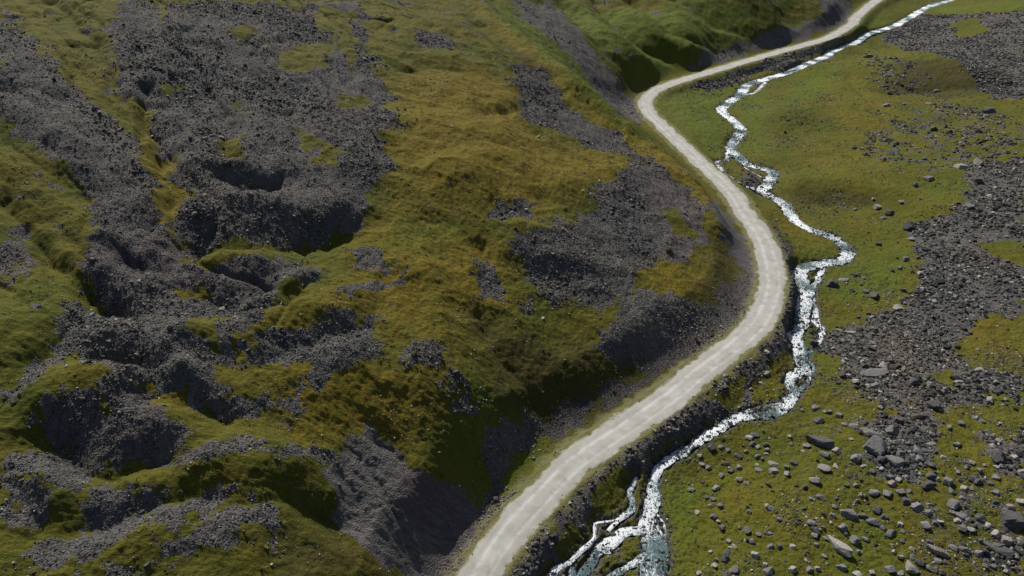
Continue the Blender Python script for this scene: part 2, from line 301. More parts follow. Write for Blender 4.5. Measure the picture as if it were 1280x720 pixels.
# relief noise
hillm = sstep(0, 14, re[:,2]*0 + 0) if False else None
amp = np.clip(.5 + .5*sstep(1.0, 9.0, Z - (0 + .028*Y)), .5, 1)
nz = amp*(1.15*fbm(X, Y, 26, 2, 3) + .62*fbm(X, Y, 9, 2, 9)) + amp*.22*(.45 - 1.5*np.abs(noise(X/4.2 + .5*noise(X/2, Y/2, 16), Y/4.2, 14))) 
ridg = 1-np.abs(noise(X/6.0+Y/22, Y/6.0-X/30, 33))*2.2
nz += amp*.28*np.clip(ridg, -1, 1)
dS0 = .5*X - .86*Y; eS0 = .86*X + .5*Y
cn = noise(eS0/8.5 + .9*noise(X/16, Y/16, 171), dS0/42 + .3*noise(X/9, Y/9, 172), 170); cn2 = noise(eS0/3.6 + .9*noise(X/9, Y/9, 174), dS0/22, 173)
hm = (1-sstep(-34, -20, X))*sstep(58, 75, Y) + .25*sstep(150, 175, Y)*sstep(6, 11, Z - .022*Y)
nz = nz + hm*(-.55*np.exp(-(cn/.10)**2) + .45*np.abs(cn) - .22*np.exp(-(cn2/.13)**2))
fine = .12*noise(X/1.5, Y/1.5, 20) + .10*noise(X/.7, Y/.62, 21) + .06*noise(X/.4, Y/.33, 22)
keep = sstep(2.2, 8, rd)*sstep(0.5, 5, wl)
Z = Z + nz*np.maximum(keep, .0) + fine*(.25+.75*sstep(2.0, 3.5, rd))
# road bench
k = 1 - sstep(2.4, 7.0 + 4.0*(re[:,2] < 0), rd); k[rd > 1e8] = 0
side = re[:,2]
crown = .05*np.cos(np.clip(rd, 0, 2.5)/2.5*np.pi/2) - .05*np.exp(-((rd-.95)/.28)**2) 
Z = Z*(1-k) + (re[:,0] + crown + .018*noise(X/.9, Y/.9, 40) + .02*noise(X/2.5,Y/2.5,41))*k
berm = np.exp(-((rd-2.75)/.4)**2)*.14*(.6+noise(X/2.2, Y/2.2, 42)); Z += np.where(rd < 6, berm, 0)
# stream bed
bank = 1 - sstep(.12, 1.5, wl + .35*noise(X/1.1, Y/1.1, 45))
bed = wz - .40 + .36*np.clip(noise(X/.9, Y/.9, 46), -1, 1) + .20*noise(X/.38, Y/.38, 47) + .40*sstep(-.25, .7, wl)
Z = Z*(1-bank) + np.minimum(Z, bed)*bank
ZG = Z.reshape(NR, NT)
print('terrain', len(X), round(time.time()-T0, 1))

ir = np.arange(NR); it = np.arange(NT)
def gidx(x, y):
    r = np.hypot(x, y); t = np.arctan2(x, y)
    fi = np.clip(np.interp(r, AR, ir), 0, NR-1.001); fj = np.clip(np.interp(t, AT, it), 0, NT-1.001)
    return fi, fj
def glook(G, x, y):
    fi, fj = gidx(x, y); i = fi.astype(int); j = fj.astype(int); a = fi-i; b = fj-j
    return (G[i,j]*(1-a)+G[i+1,j]*a)*(1-b) + (G[i,j+1]*(1-a)+G[i+1,j+1]*a)*b
hgt = lambda x, y: glook(ZG, x, y)

# masks
coarse = road[::4, :2]
def road_side(x, y):
    best = np.full(x.shape, 1e18); s = np.zeros(x.shape)
    for a, b in zip(coarse[:-1], coarse[1:]):
        ab = b-a; t = np.clip(((x-a[0])*ab[0]+(y-a[1])*ab[1])/(ab**2).sum(), 0, 1)
        d = (x-a[0]-t*ab[0])**2 + (y-a[1]-t*ab[1])**2; m = d < best
        best[m] = d[m]; s[m] = np.sign((x-a[0])*ab[1]-(y-a[1])*ab[0])[m]
    return s
_sg = road_side(_gx.ravel(), _gy.ravel()).reshape(_gx.shape)
sd = np.sign(grid_look(_sg, X, Y)); sd_pre = sd < 0
wx = X + 2.2*noise(X/7, Y/7, 70) + 1.1*noise(X/2.3, Y/2.3, 71) + .5*noise(X/.8, Y/.8, 72)
wy = Y + 2.2*noise(X/7, Y/7, 73) + 1.1*noise(X/2.3, Y/2.3, 74) + .5*noise(X/.8, Y/.8, 75)
def polymask(pts, soft):
    P = march(pts, hgt); P = np.vstack([P, P[:1]])
    lo = P.min(0)-soft*2; hi = P.max(0)+soft*2
    idx = np.nonzero((wx > lo[0]) & (wx < hi[0]) & (wy > lo[1]) & (wy < hi[1]))[0]
    out = np.zeros(len(X))
    if not len(idx): return out
    x = wx[idx]; y = wy[idx]; ins = np.zeros(len(idx), bool); D = np.full(len(idx), 1e9)
    for a, b in zip(P[:-1], P[1:]):
        c = ((a[1] > y) != (b[1] > y)) & (x < (b[0]-a[0])*(y-a[1])/(b[1]-a[1]+1e-12)+a[0]); ins ^= c
        ab = b-a; t = np.clip(((x-a[0])*ab[0]+(y-a[1])*ab[1])/((ab**2).sum()+1e-9), 0, 1)
        D = np.minimum(D, np.hypot(x-a[0]-t*ab[0], y-a[1]-t*ab[1]))
    out[idx] = sstep(-soft, soft, np.where(ins, D, -D)); return out
SOFT = dict(rock=2.4, bare=1.2, purple=3, dark=3, ochre=4, green=4, grassin=.8)
M = {}
PG['half'] = [[(1120,620),(1180,585),(1285,560),(1285,722),(1190,722),(1160,680)],[(1040,520),(1100,505),(1150,560),(1130,610),(1080,600),(1050,560)],[(1060,180),(1180,120),(1285,150),(1285,200),(1180,215),(1090,200)],[(1070,60),(1110,70),(1170,100),(1180,125),(1120,120),(1090,100)]]
SOFT['half'] = 3
for kname, polys in PG.items():
    m = np.zeros(len(X))
    for p in polys: m = np.maximum(m, polymask(p, SOFT[kname]))
    M[kname] = m
off_road = sstep(2.2, 3.2, rd + .8*noise(X/1.3, Y/1.3, 80)) 
pat = fbm(X, Y, 5, 3, 90); pat2 = fbm(X, Y, 16, 2, 95)
hill_zone = sstep(4, 14, Z - .03*Y)
M['rock'] = np.maximum(M['rock']*(1-M['grassin']), 0.9*sstep(.34, .5, pat + .35*pat2)*hill_zone*sstep(.2, .0, M['ochre']*.5))
M['rock'] *= 1 - .3*sstep(.34, .55, fbm(X, Y, 4.5, 3, 99)+.1)       # grass islands in the scree
cl = .75*noise(X/3.0, Y/3.0, 101) + .55*noise(X/1.2, Y/1.2, 102) + .3*noise(X/.5, Y/.5, 103)
M['rock'] = sstep(.28, .72, np.maximum(M['rock'], .40*M['half']) + .42*cl*(1.25 - .75*M['rock']) + .10*(sd < 0)*(M['rock'] > .05))
M['rock'] *= 1 - .35*sstep(.42, .75, cl*.7 + fbm(X, Y, 11, 2, 104))
M['ochre'] *= np.where(sd_pre, 1.0, .42); M['green'] *= 1 - .6*(1-sstep(-35, -25, X))
near = 1 - sstep(120, 150, Y)
dS = .5*X - .86*Y; eS = .86*X + .5*Y
chute = noise(eS/4.0 + 2.2*noise(X/9, Y/9, 121) + .5*noise(X/2.5, Y/2.5, 123), dS/26, 120) + .4*noise(eS/1.6, dS/12, 122)
M['rock'] *= 1 - .85*sstep(.22, .42, chute)*(sd < 0)*sstep(-18, -30, X)*1.0 if False else 1 - .4*sstep(.40, .75, chute)*(sd < 0)*(1-sstep(-30, -18, X))
M['fine'] = np.clip(.6 + .8*noise(X/13, Y/13, 125) + .5*noise(eS/5, dS/30, 126) + .5*M['purple'], 0, 1)
bnk = .8*(sd > 0)*sstep(2.6, 3.4, rd)*(1-sstep(4.2, 6.8, rd + 2.4*noise(X/5, Y/5, 110)))*sstep(.2, 1.2, wl)*near*sstep(-.75, -.2, noise(X/2.6, Y/2.6, 111)+.4*noise(X/.9, Y/.9, 113))
foot = (sd < 0)*sstep(3.6, 4.4, rd)*(1-sstep(5.5, 9, rd + 3.0*noise(X/5, Y/5, 112)))*sstep(66, 74, Y)*(1-sstep(100, 112, Y))*sstep(-.6, -.1, noise(X/2.6, Y/2.6, 111)+.4*noise(X/.9, Y/.9, 113))
M['rock'] = np.maximum(M['rock'], np.maximum(bnk, foot)); M['purple'] = np.maximum(M['purple'], np.maximum(bnk, foot)*.8)
M['green'] = np.maximum(M['green'], (sd > 0)*(.15+.5*np.clip(noise(X/12, Y/12, 140), -1, 1)))
M['rock'] *= off_road
shoul = sstep(-.2, 1.3, wl)
M['wet'] = 1 - sstep(0.0, .8, wl + .6*noise(X/1.0, Y/1.0, 81))
roadm = 1 - sstep(1.75, 2.95, rd + .55*noise(X/5.5, Y/5.5, 82) + .35*noise(X/1.3, Y/1.3, 83) + .15*noise(X/.4, Y/.4, 86)); roadm[rd > 1e8] = 0
verge = (1 - sstep(2.6, 5.0, rd + .9*noise(X/1.6, Y/1.6, 84))); verge[rd > 1e8] = 0
track = (np.exp(-((rd-.85 + .3*noise(X/6, Y/6, 87))/.42)**2)*.75 + .25*(rd < 1.3))*roadm
print('masks', round(time.time()-T0, 1))
def mlook(name_or_arr, x, y):
    fi, fj = gidx(x, y); i = np.round(fi).astype(int); j = np.round(fj).astype(int)
    a = M[name_or_arr] if isinstance(name_or_arr, str) else name_or_arr
    return a.reshape(NR, NT)[i, j]

# =================================================================== materials
def new_mat(name):
    m = bpy.data.materials.new(name); m.use_nodes = True; nt = m.node_tree; nt.nodes.clear()
    o = nt.nodes.new('ShaderNodeOutputMaterial'); b = nt.nodes.new('ShaderNodeBsdfPrincipled'); nt.links.new(b.outputs[0], o.inputs[0])
    return m, nt, b
class N:
    def __init__(s, nt): s.nt = nt
    def n(s, t, **k):
        q = s.nt.nodes.new(t)
        for a, v in k.items(): setattr(q, a, v)
        return q
    def l(s, a, b): s.nt.links.new(a, b)
    def val(s, x, sock):
        if hasattr(x, 'is_output') or isinstance(x, bpy.types.NodeSocket): s.l(x, sock)
        else: sock.default_value = x if not isinstance(x, tuple) else (x+(1,) if len(x) == 3 and len(sock.default_value) == 4 else x)
    def math(s, op, a, b=0.0, c=None, clamp=False):
        q = s.n('ShaderNodeMath', operation=op); q.use_clamp = clamp
        s.val(a, q.inputs[0]); s.val(b, q.inputs[1])
        if c is not None: s.val(c, q.inputs[2])
        return q.outputs[0]
    def mix(s, f, a, b, mode='MIX'):
        q = s.n('ShaderNodeMix', data_type='RGBA', blend_type=mode); q.clamp_factor = True
        s.val(f, q.inputs[0]); s.val(a, q.inputs[6]); s.val(b, q.inputs[7]); return q.outputs[2]
    def noise(s, co, scale, detail=2, rough=.5, dist=0):
        q = s.n('ShaderNodeTexNoise'); q.inputs['Scale'].default_value = scale; q.inputs['Detail'].default_value = detail
        q.inputs['Roughness'].default_value = rough; q.inputs['Distortion'].default_value = dist; s.l(co, q.inputs['Vector']); return q.outputs['Fac']
    def vor(s, co, scale, out='Color', feat='F1'):
        q = s.n('ShaderNodeTexVoronoi', feature=feat); q.inputs['Scale'].default_value = scale; s.l(co, q.inputs['Vector']); return q.outputs[out]
    def map(s, x, a, b, c=0.0, d=1.0):
        q = s.n('ShaderNodeMapRange'); q.interpolation_type = 'SMOOTHSTEP'
        s.val(x, q.inputs[0]); q.inputs[1].default_value = a; q.inputs[2].default_value = b; q.inputs[3].default_value = c; q.inputs[4].default_value = d
        return q.outputs[0]
    def scale(s, co, v):
        q = s.n('ShaderNodeMapping'); q.inputs['Scale'].default_value = v; s.l(co, q.inputs[0]); return q.outputs[0]

def ground_material():
    m, nt, b = new_mat('ground_surface'); g = N(nt)
    co = g.n('ShaderNodeNewGeometry').outputs['Position']
    A = g.n('ShaderNodeAttribute', attribute_name='cover_a'); B = g.n('ShaderNodeAttribute', attribute_name='cover_b')
    sa = g.n('ShaderNodeSeparateColor'); g.l(A.outputs['Color'], sa.inputs[0]); sb = g.n('ShaderNodeSeparateColor'); g.l(B.outputs['Color'], sb.inputs[0])
    rock, ochre, green, dark = sa.outputs[0], sa.outputs[1], sa.outputs[2], A.outputs['Alpha']
    road_, purple, bare, wet = sb.outputs[0], sb.outputs[1], sb.outputs[2], B.outputs['Alpha']
    n1 = g.noise(co, .12, 4, .6); n2 = g.noise(co, .8, 4, .62, .4); n3 = g.noise(co, 4.5, 3, .6); n4 = g.noise(co, 16, 2, .6)
    stk = g.noise(g.scale(co, (1.1, 3.2, 3.5)), 1.5, 4, .65, .6)   # turf creep: streaks that run across the slope
    grass = g.mix(g.map(n1, .35, .65), (.078, .088, .010), (.112, .098, .011))
    oc = g.math('MULTIPLY', ochre, g.map(n2, .25, .6))
    grass = g.mix(oc, grass, (.178, .130, .013))
    grass = g.mix(g.math('MULTIPLY', green, .7), grass, (.088, .125, .013))
    grass = g.mix(g.map(n2, .52, .78), grass, (.055, .048, .010))
    grass = g.mix(g.math('MULTIPLY', g.map(stk, .48, .72), .75), grass, (.042, .040, .010))
    grass = g.mix(g.math('MULTIPLY', g.map(n3, .55, .8), .55), grass, (.22, .17, .045))
    grass = g.mix(g.math('MULTIPLY', g.map(n4, .55, .75), .5), grass, (.035, .035, .008))
    grass = g.mix(g.math('MULTIPLY', dark, .6), grass, (.040, .032, .014))  # brown ground tone and painted slope shade together
    # stones
    vc = g.vor(co, 5.5); vd = g.vor(co, 5.5, 'Distance'); vc2 = g.vor(co, 12.0)
    bw = g.n('ShaderNodeSeparateColor'); g.l(vc, bw.inputs[0]); bw2 = g.n('ShaderNodeSeparateColor'); g.l(vc2, bw2.inputs[0])
    tone = g.math('ADD', g.math('MULTIPLY', bw.outputs[0], .6), g.math('MULTIPLY', bw2.outputs[0], .4))
    rk = g.mix(tone, (.032, .032, .031), (.145, .142, .135))
    rkp = g.mix(tone, (.034, .029, .030), (.135, .115, .118))
    rk = g.mix(g.math('MULTIPLY', purple, g.map(n1, .3, .5)), rk, rkp)
    ms = g.n('ShaderNodeMapping'); ms.inputs['Rotation'].default_value = (0, 0, R(-30)); ms.inputs['Scale'].default_value = (.55, .06, .1); g.l(co, ms.inputs[0])
    rk = g.mix(g.map(g.noise(ms.outputs[0], 1.0, 5, .6, .3), .38, .62, .0, .75), rk, (.135, .124, .110))
    rk = g.mix(g.math('MULTIPLY', dark, .5), rk, (.05, .043, .038))  # same mask on stone: brown tone plus painted slope shade
    mp = g.n('ShaderNodeMapping'); mp.inputs['Rotation'].default_value = (0, 0, R(55)); mp.inputs['Scale'].default_value = (.35, 2.2, .5); g.l(co, mp.inputs[0])
    br = g.mix(g.map(g.noise(mp.outputs[0], 1.4, 5, .7, .4), .3, .7), (.060, .057, .055), (.165, .155, .145))
    br = g.mix(g.math('MULTIPLY', purple, g.map(n3, .3, .6)), br, (.105, .068, .070))
    rk = g.mix(g.math('MULTIPLY', bare, .85), rk, br)
    thr = g.math('ADD', rock, g.math('MULTIPLY', g.math('SUBTRACT', n3, .5), .9))
    rf = g.map(g.math('MAXIMUM', thr, g.math('ADD', bare, g.math('MULTIPLY', g.math('SUBTRACT', n2, .5), .8))), .35, .6)
    c = g.mix(rf, grass, rk)
    c = g.mix(g.math('MULTIPLY', wet, .85), c, g.mix(tone, (.030, .030, .028), (.16, .155, .145)))
    # gravel road
    rn = g.noise(co, .5, 4, .6); rn2 = g.noise(co, 3, 4, .7); rn3 = g.noise(co, 22, 2, .7)
    rc = g.mix(g.map(g.noise(co, .35, 5, .65), .35, .65), (.34, .335, .30), (.41, .405, .37)); rc = g.mix(g.math('MULTIPLY', g.map(rn2, .45, .7), .35), rc, (.30, .295, .26))
    rc = g.mix(g.math('MULTIPLY', g.map(rn3, .5, .8), .35), rc, (.22, .215, .19))
    T = g.n('ShaderNodeAttribute', attribute_name='wheel_track').outputs['Fac']
    rc = g.mix(g.math('MULTIPLY', g.math('MULTIPLY', T, .6), g.map(rn, .35, .6)), rc, (.56, .57, .56))
    V = g.n('ShaderNodeAttribute', attribute_name='verge').outputs['Fac']
    vf = g.math('MULTIPLY', g.map(g.math('ADD', V, g.math('MULTIPLY', g.math('SUBTRACT', n3, .5), .8)), .4, .9), .6)
    c = g.mix(vf, c, g.mix(n2, (.17, .165, .06), (.25, .235, .14)))
    c = g.mix(g.map(road_, .25, .8), c, rc)
    g.l(c, b.inputs['Base Color']); b.inputs['Roughness'].default_value = .92; b.inputs['Specular IOR Level'].default_value = .15
    hgt_ = g.math('ADD', g.math('MULTIPLY', g.math('SUBTRACT', .6, vd), g.math('MULTIPLY', rf, .16)), g.math('MULTIPLY', n4, .04))
    hgt_ = g.math('ADD', hgt_, g.math('MULTIPLY', g.math('MULTIPLY', stk, g.math('SUBTRACT', 1.0, road_)), .15))
    hgt_ = g.math('ADD', hgt_, g.math('MULTIPLY', g.math('MULTIPLY', n3, g.math('SUBTRACT', 1.0, road_)), .10))
    bp = g.n('ShaderNodeBump'); bp.inputs['Strength'].default_value = .9; bp.inputs['Distance'].default_value = 1.0
    g.l(hgt_, bp.inputs['Height']); g.l(bp.outputs[0], b.inputs['Normal'])
    return m
def stone_material(name, use_obj=False):
    m, nt, b = new_mat(name); g = N(nt)
    co = g.n('ShaderNodeNewGeometry').outputs['Position']
    if use_obj:
        base_c = g.n('ShaderNodeObjectInfo').outputs['Color']
    else:
        base_c = g.n('ShaderNodeAttribute', attribute_name='stone').outputs['Color']
    n = g.noise(co, 3.5, 5, .65, .3); n2 = g.noise(co, 14, 3, .6)
    c = g.mix(g.map(n, .35, .7, 0, .55), base_c, (.055, .055, .052))
    c = g.mix(g.map(n2, .56, .72, 0, .45), c, (.27, .265, .24))
    if use_obj:
        c = g.mix(g.map(g.noise(co, 1.6, 4, .7), .56, .7, 0, .5), c, (.10, .095, .03))
        c = g.mix(g.map(g.noise(co, 5.0, 4, .7, 1.0), .58, .64, 0, .55), c, (.33, .33, .30))
    g.l(c, b.inputs['Base Color']); b.inputs['Roughness'].default_value = .85; b.inputs['Specular IOR Level'].default_value = .25
    bp = g.n('ShaderNodeBump'); bp.inputs['Strength'].default_value = .7; bp.inputs['Distance'].default_value = .12
    g.l(g.noise(co, 5, 6, .7), bp.inputs['Height']); g.l(bp.outputs[0], b.inputs['Normal'])
    return m
def water_material():
    m, nt, b = new_mat('white_water'); g = N(nt)
    uv = g.n('ShaderNodeAttribute', attribute_name='flow').outputs['Vector']
    co = g.n('ShaderNodeNewGeometry').outputs['Position']
    s = g.noise(g.scale(uv, (2.8, 1.0, 1)), 1.0, 5, .75, 1.2); s2 = g.noise(co, 6.5, 4, .7, .8)
    edge = g.n('ShaderNodeSeparateXYZ'); g.l(uv, edge.inputs[0])
    foam_amt = g.n('ShaderNodeAttribute', attribute_name='foam').outputs['Fac']
    f = g.math('ADD', g.math('MULTIPLY', s, .55), g.math('MULTIPLY', s2, .45))
    f = g.math('ADD', f, g.math('MULTIPLY', g.math('SUBTRACT', foam_amt, .5), .35))
    f = g.map(f, .405, .495)
    dk = g.mix(g.noise(co, 1.2, 3), (.035, .06, .06), (.16, .26, .28))
    c = g.mix(f, dk, (.86, .90, .93))
    g.l(c, b.inputs['Base Color'])
    g.l(g.math('ADD', g.math('MULTIPLY', f, .45), .15), b.inputs['Roughness']); b.inputs['IOR'].default_value = 1.33
    bp = g.n('ShaderNodeBump'); bp.inputs['Strength'].default_value = .8; bp.inputs['Distance'].default_value = .18
    g.l(g.math('ADD', s, s2), bp.inputs['Height']); g.l(bp.outputs[0], b.inputs['Normal'])
    return m
GM = ground_material(); SM = stone_material('loose_stone'); BM = stone_material('boulder_rock', True); WM = water_material()

# =================================================================== mesh helpers
def mesh_from(name, V, Fc, mat, smooth=False, nper=None):
    """V (n,3), Fc (m,k) uniform polygons"""
    me = bpy.data.meshes.new(name); k = Fc.shape[1]
    me.vertices.add(len(V)); me.vertices.foreach_set('co', V.astype(np.float32).ravel())
    me.loops.add(Fc.size); me.loops.foreach_set('vertex_index', Fc.astype(np.int32).ravel())
    me.polygons.add(len(Fc)); me.polygons.foreach_set('loop_start', np.arange(0, Fc.size, k, dtype=np.int32))
    me.polygons.foreach_set('loop_total', np.full(len(Fc), k, np.int32))
    me.update(calc_edges=True)
    me.polygons.foreach_set('use_smooth', np.full(len(Fc), smooth, bool))
    me.materials.append(mat)
    o = bpy.data.objects.new(name, me); col.objects.link(o); return o
def tag(o, label=None, cat=None, group=None, kind=None):
    for k, v in (('label', label), ('category', cat), ('group', group), ('kind', kind)):
        if v: o[k] = v
    return o
def attr(o, name, typ, arr):
    a = o.data.attributes.new(name, typ, 'POINT')
    a.data.foreach_set({'FLOAT': 'value', 'FLOAT_COLOR': 'color', 'FLOAT_VECTOR': 'vector'}[typ], arr.astype(np.float32).ravel())

# ---- ground split into hillside / valley floor / road, all cut from the same surface
V = np.column_stack([X, Y, Z])
I = np.arange(NR*NT).reshape(NR, NT)
q = np.stack([I[:-1,:-1], I[:-1,1:], I[1:,1:], I[1:,:-1]], -1).reshape(-1, 4)
q = q[:, ::-1]
isroad = roadm[q].mean(1) > .3
left = sd[q[:, 0]] < 0
ca = np.column_stack([M['rock'], M['ochre'], M['green'], M['dark']]); cb = np.column_stack([roadm, M['purple'], M['bare']*off_road, M['wet']])
for nm, sel in (('hillside', left & ~isroad), ('valley_floor', ~left & ~isroad), ('gravel_road', isroad)):
    f = q[sel]; used = np.zeros(len(V), bool); used[f.ravel()] = True
    mp = np.cumsum(used)-1
    o = mesh_from(nm, V[used], mp[f], GM, True)
    attr(o, 'cover_a', 'FLOAT_COLOR', ca[used]); attr(o, 'cover_b', 'FLOAT_COLOR', cb[used])
    attr(o, 'wheel_track', 'FLOAT', track[used]); attr(o, 'verge', 'FLOAT', verge[used])
    tag(o, {'hillside': 'steep mossy hillside of olive and ochre turf left of the gravel road',
            'valley_floor': 'green hummocky valley floor right of the gravel road',
            'gravel_road': 'pale dusty gravel road curving round the foot of the hill'}[nm], {'hillside':'hillside','valley_floor':'ground','gravel_road':'road'}[nm], kind='structure')
print('ground', round(time.time()-T0, 1))

# ---- stream surface
SV, SF, SU, SFo = [], [], [], []; base_i = 0
for bi, b in enumerate(BR):
    n = len(b); t = np.gradient(b[:, :2], axis=0); t /= np.linalg.norm(t, axis=1)[:, None]+1e-9; nrm = np.column_stack([t[:,1], -t[:,0]])
    K = 11; us = np.linspace(-1, 1, K); s = np.concatenate([[0], np.cumsum(np.hypot(*np.diff(b[:, :2], axis=0).T))])
    wob = 1 + .38*noise(s/2.0, s*0+bi*9.1, 50)
    eL = 1 + .40*noise(s/.9, s*0+bi*5.3, 151) + .22*noise(s/.35, s*0+bi, 152); eR = 1 + .40*noise(s/.9, s*0+bi*8.3, 153) + .22*noise(s/.35, s*0+bi, 154)
    w = (b[:,3]*wob)[:, None]*us[None]*1.05*np.where(us[None] < 0, eL[:,None], eR[:,None])
    px = b[:,0,None] + nrm[:,0,None]*w; py = b[:,1,None] + nrm[:,1,None]*w
    pz = b[:,2,None] - .10 - .006*bi + .08*np.minimum(1, b[:,3,None])*noise(px/.8, py/.8, 51) + .04*noise(px/.35, py/.35, 52) - .06*us[None]**2
    SV.append(np.stack([px, py, pz], -1).reshape(-1, 3))
    SU.append(np.stack([w, np.repeat(s[:,None], K, 1), w*0+bi*3.7], -1).reshape(-1, 3))
    fo = .60 + .55*noise(px/5, py/5, 53) + (-.25 if bi > 0 else 0)
    if bi == 0: fo = fo - .22*sstep(120, 105, np.repeat(s[:,None], K, 1)*0 + 0) 
    SFo.append((fo*(1-.35*us[None]**4)).ravel())
    G = np.arange(n*K).reshape(n, K)+base_i; base_i += n*K
    SF.append(np.stack([G[:-1,:-1], G[:-1,1:], G[1:,1:], G[1:,:-1]], -1).reshape(-1, 4))
o = mesh_from('stream', np.vstack(SV), np.vstack(SF), WM, True)
attr(o, 'flow', 'FLOAT_VECTOR', np.vstack(SU)); attr(o, 'foam', 'FLOAT', np.concatenate(SFo))
tag(o, 'white braided mountain stream tumbling beside the road', 'stream', kind='structure')

# =================================================================== rocks
def ico(sub):
    import bmesh
    bm = bmesh.new(); bmesh.ops.create_icosphere(bm, subdivisions=sub, radius=1)
    v = np.array([x.co[:] for x in bm.verts]); f = np.array([[a.index for a in p.verts] for p in bm.faces]); bm.free()
    return v, f
def rock_shape(sub, seed, planes=11, lump=.05):
    r = np.random.default_rng(seed); v, f = ico(sub)
    n = r.normal(size=(planes, 3)); n /= np.linalg.norm(n, axis=1)[:, None]
    h = r.uniform(.45, .92, planes)
    n = np.vstack([n, [[0,0,1]]]); h = np.append(h, r.uniform(.5, .8))
    if seed % 5 < 3 and seed >= 500:
        A_, _ = np.linalg.qr(r.normal(size=(3, 3))*.35 + np.eye(3)); n = np.vstack([A_, -A_, n[:4]]); h = np.concatenate([r.uniform(.52, .78, 6), r.uniform(.6, .85, 4)])
    dp = v @ n.T; rad = np.where(dp > .05, h/np.maximum(dp, .05), 9).min(1); rad = np.minimum(rad, 1.1)
    p = v*rad[:, None]
    if lump: p = p*(1 + lump*noise(v[:,0]*2.5+seed, v[:,1]*2.5+v[:,2]*1.7, seed))[:, None] + r.normal(size=p.shape)*lump*.12
    return p, f
SMALL = [rock_shape(1, 100+i, 9, 0) for i in range(14)]
TINY = []
for i in range(14):
    r_ = np.random.default_rng(300+i); v, f = ico(0) if False else (None, None)
    t_ = (1+5**.5)/2
    v = np.array([[-1,t_,0],[1,t_,0],[-1,-t_,0],[1,-t_,0],[0,-1,t_],[0,1,t_],[0,-1,-t_],[0,1,-t_],[t_,0,-1],[t_,0,1],[-t_,0,-1],[-t_,0,1]])/1.9
    f = np.array([[0,11,5],[0,5,1],[0,1,7],[0,7,10],[0,10,11],[1,5,9],[5,11,4],[11,10,2],[10,7,6],[7,1,8],[3,9,4],[3,4,2],[3,2,6],[3,6,8],[3,8,9],[4,9,5],[2,4,11],[6,2,10],[8,6,7],[9,8,1]])
    TINY.append((v*(1+.28*r_.normal(size=(12,1)).clip(-1.3,1.3)), f))

def rotmats(n, tilt=.5):
    az = rng.uniform(0, 2*np.pi, n); a = rng.normal(0, tilt, n); b_ = rng.normal(0, tilt, n)
    ca_, sa_ = np.cos(az), np.sin(az); cx, sx = np.cos(a), np.sin(a); cy, sy = np.cos(b_), np.sin(b_)
    Rz = np.zeros((n,3,3)); Rz[:,0,0]=ca_; Rz[:,0,1]=-sa_; Rz[:,1,0]=sa_; Rz[:,1,1]=ca_; Rz[:,2,2]=1
    Rx = np.zeros((n,3,3)); Rx[:,0,0]=1; Rx[:,1,1]=cx; Rx[:,1,2]=-sx; Rx[:,2,1]=sx; Rx[:,2,2]=cx
    Ry = np.zeros((n,3,3)); Ry[:,1,1]=1; Ry[:,0,0]=cy; Ry[:,0,2]=sy; Ry[:,2,0]=-sy; Ry[:,2,2]=cy
    return Rz @ Rx @ Ry
NSTONE = 0
def stones(name, label, x, y, rad, tone, shapes, flat=(.45, .8), zf=None):
    """one mesh of uncountable stones; tone (n,3) colours"""
    global NSTONE
    n = len(x); NSTONE += n
    if n == 0: return
    z = hgt(x, y) if zf is None else zf(x, y); Rm = rotmats(n, .35)
    sc_ = np.column_stack([rad*rng.uniform(.85, 1.35, n), rad*rng.uniform(.65, 1.0, n), rad*rng.uniform(*flat, n)])
    kind = rng.integers(0, len(shapes), n); Vs, Fs, Cs = [], [], []; off = 0
    for k in range(len(shapes)):
        v, f = shapes[k]; idx = np.nonzero(kind == k)[0]
        if not len(idx): continue
        p = (sc_[idx][:, None, :]*v[None]) @ np.transpose(Rm[idx], (0, 2, 1))
        p[:,:,0] += x[idx][:,None]; p[:,:,1] += y[idx][:,None]; p[:,:,2] += (z[idx] + sc_[idx,2]*.35)[:,None]
        Vs.append(p.reshape(-1,3)); nn = len(v)
        Fs.append((f[None] + (off + np.arange(len(idx))*nn)[:,None,None]).reshape(-1,3)); off += len(idx)*nn
        Cs.append(np.repeat(np.column_stack([tone[idx], np.ones(len(idx))]), nn, 0))
    o = mesh_from(name, np.vstack(Vs), np.vstack(Fs), SM, False); attr(o, 'stone', 'FLOAT_COLOR', np.vstack(Cs))
    tag(o, label, 'rocks', kind='stuff'); return o
def cand(dens, r0, r1, ang=49):
    A = .5*(r1*r1-r0*r0)*2*R(ang); n = int(A*dens)
    r = np.sqrt(rng.uniform(r0*r0, r1*r1, n)); t = rng.uniform(-R(ang), R(ang), n)
    return r*np.sin(t), r*np.cos(t)
def tones(n, x, y, pal=0):
    t = rng.beta(.9, 2.9, n)[:, None]
    lo = np.array([.038, .036, .033]); hi = np.array([.37, .36, .325])
    c = (lo*(1-t)+hi*t)*.88; pr = mlook('purple', x, y)[:, None]*.8
    c = c*(1-pr) + c*np.array([1.02, .90, .94])*pr
    sp_ = noise(x/18, y/18, 127)[:, None]; sp2 = noise(x/6, y/6, 128)[:, None]; c = c*(1 + .30*sp_ + .25*sp2)*(1 + np.array([.10, .0, -.14])*np.clip(sp_*1.6, -1, 1))*np.where(side_of(x, y)[:, None], np.array([[1.01, 1.0, .95]]), np.array([[.90, .91, .90]]))
    ee = .86*x + .5*y; dd = .5*x - .86*y; c = c*(1 + .75*noise(ee/1.6 + .5*noise(x/6, y/6, 181), dd/16, 180) + .35*noise(ee/.7, dd/8, 182))[:, None].clip(.35, 1.9)
    br = (rng.random(n) < .12)[:, None]; c = np.where(br, np.array([.42, .41, .37])*rng.uniform(.7, 1.1, (n,1)), c)
    return c*rng.uniform(.9, 1.1, (n, 1))
hz = sd < 0
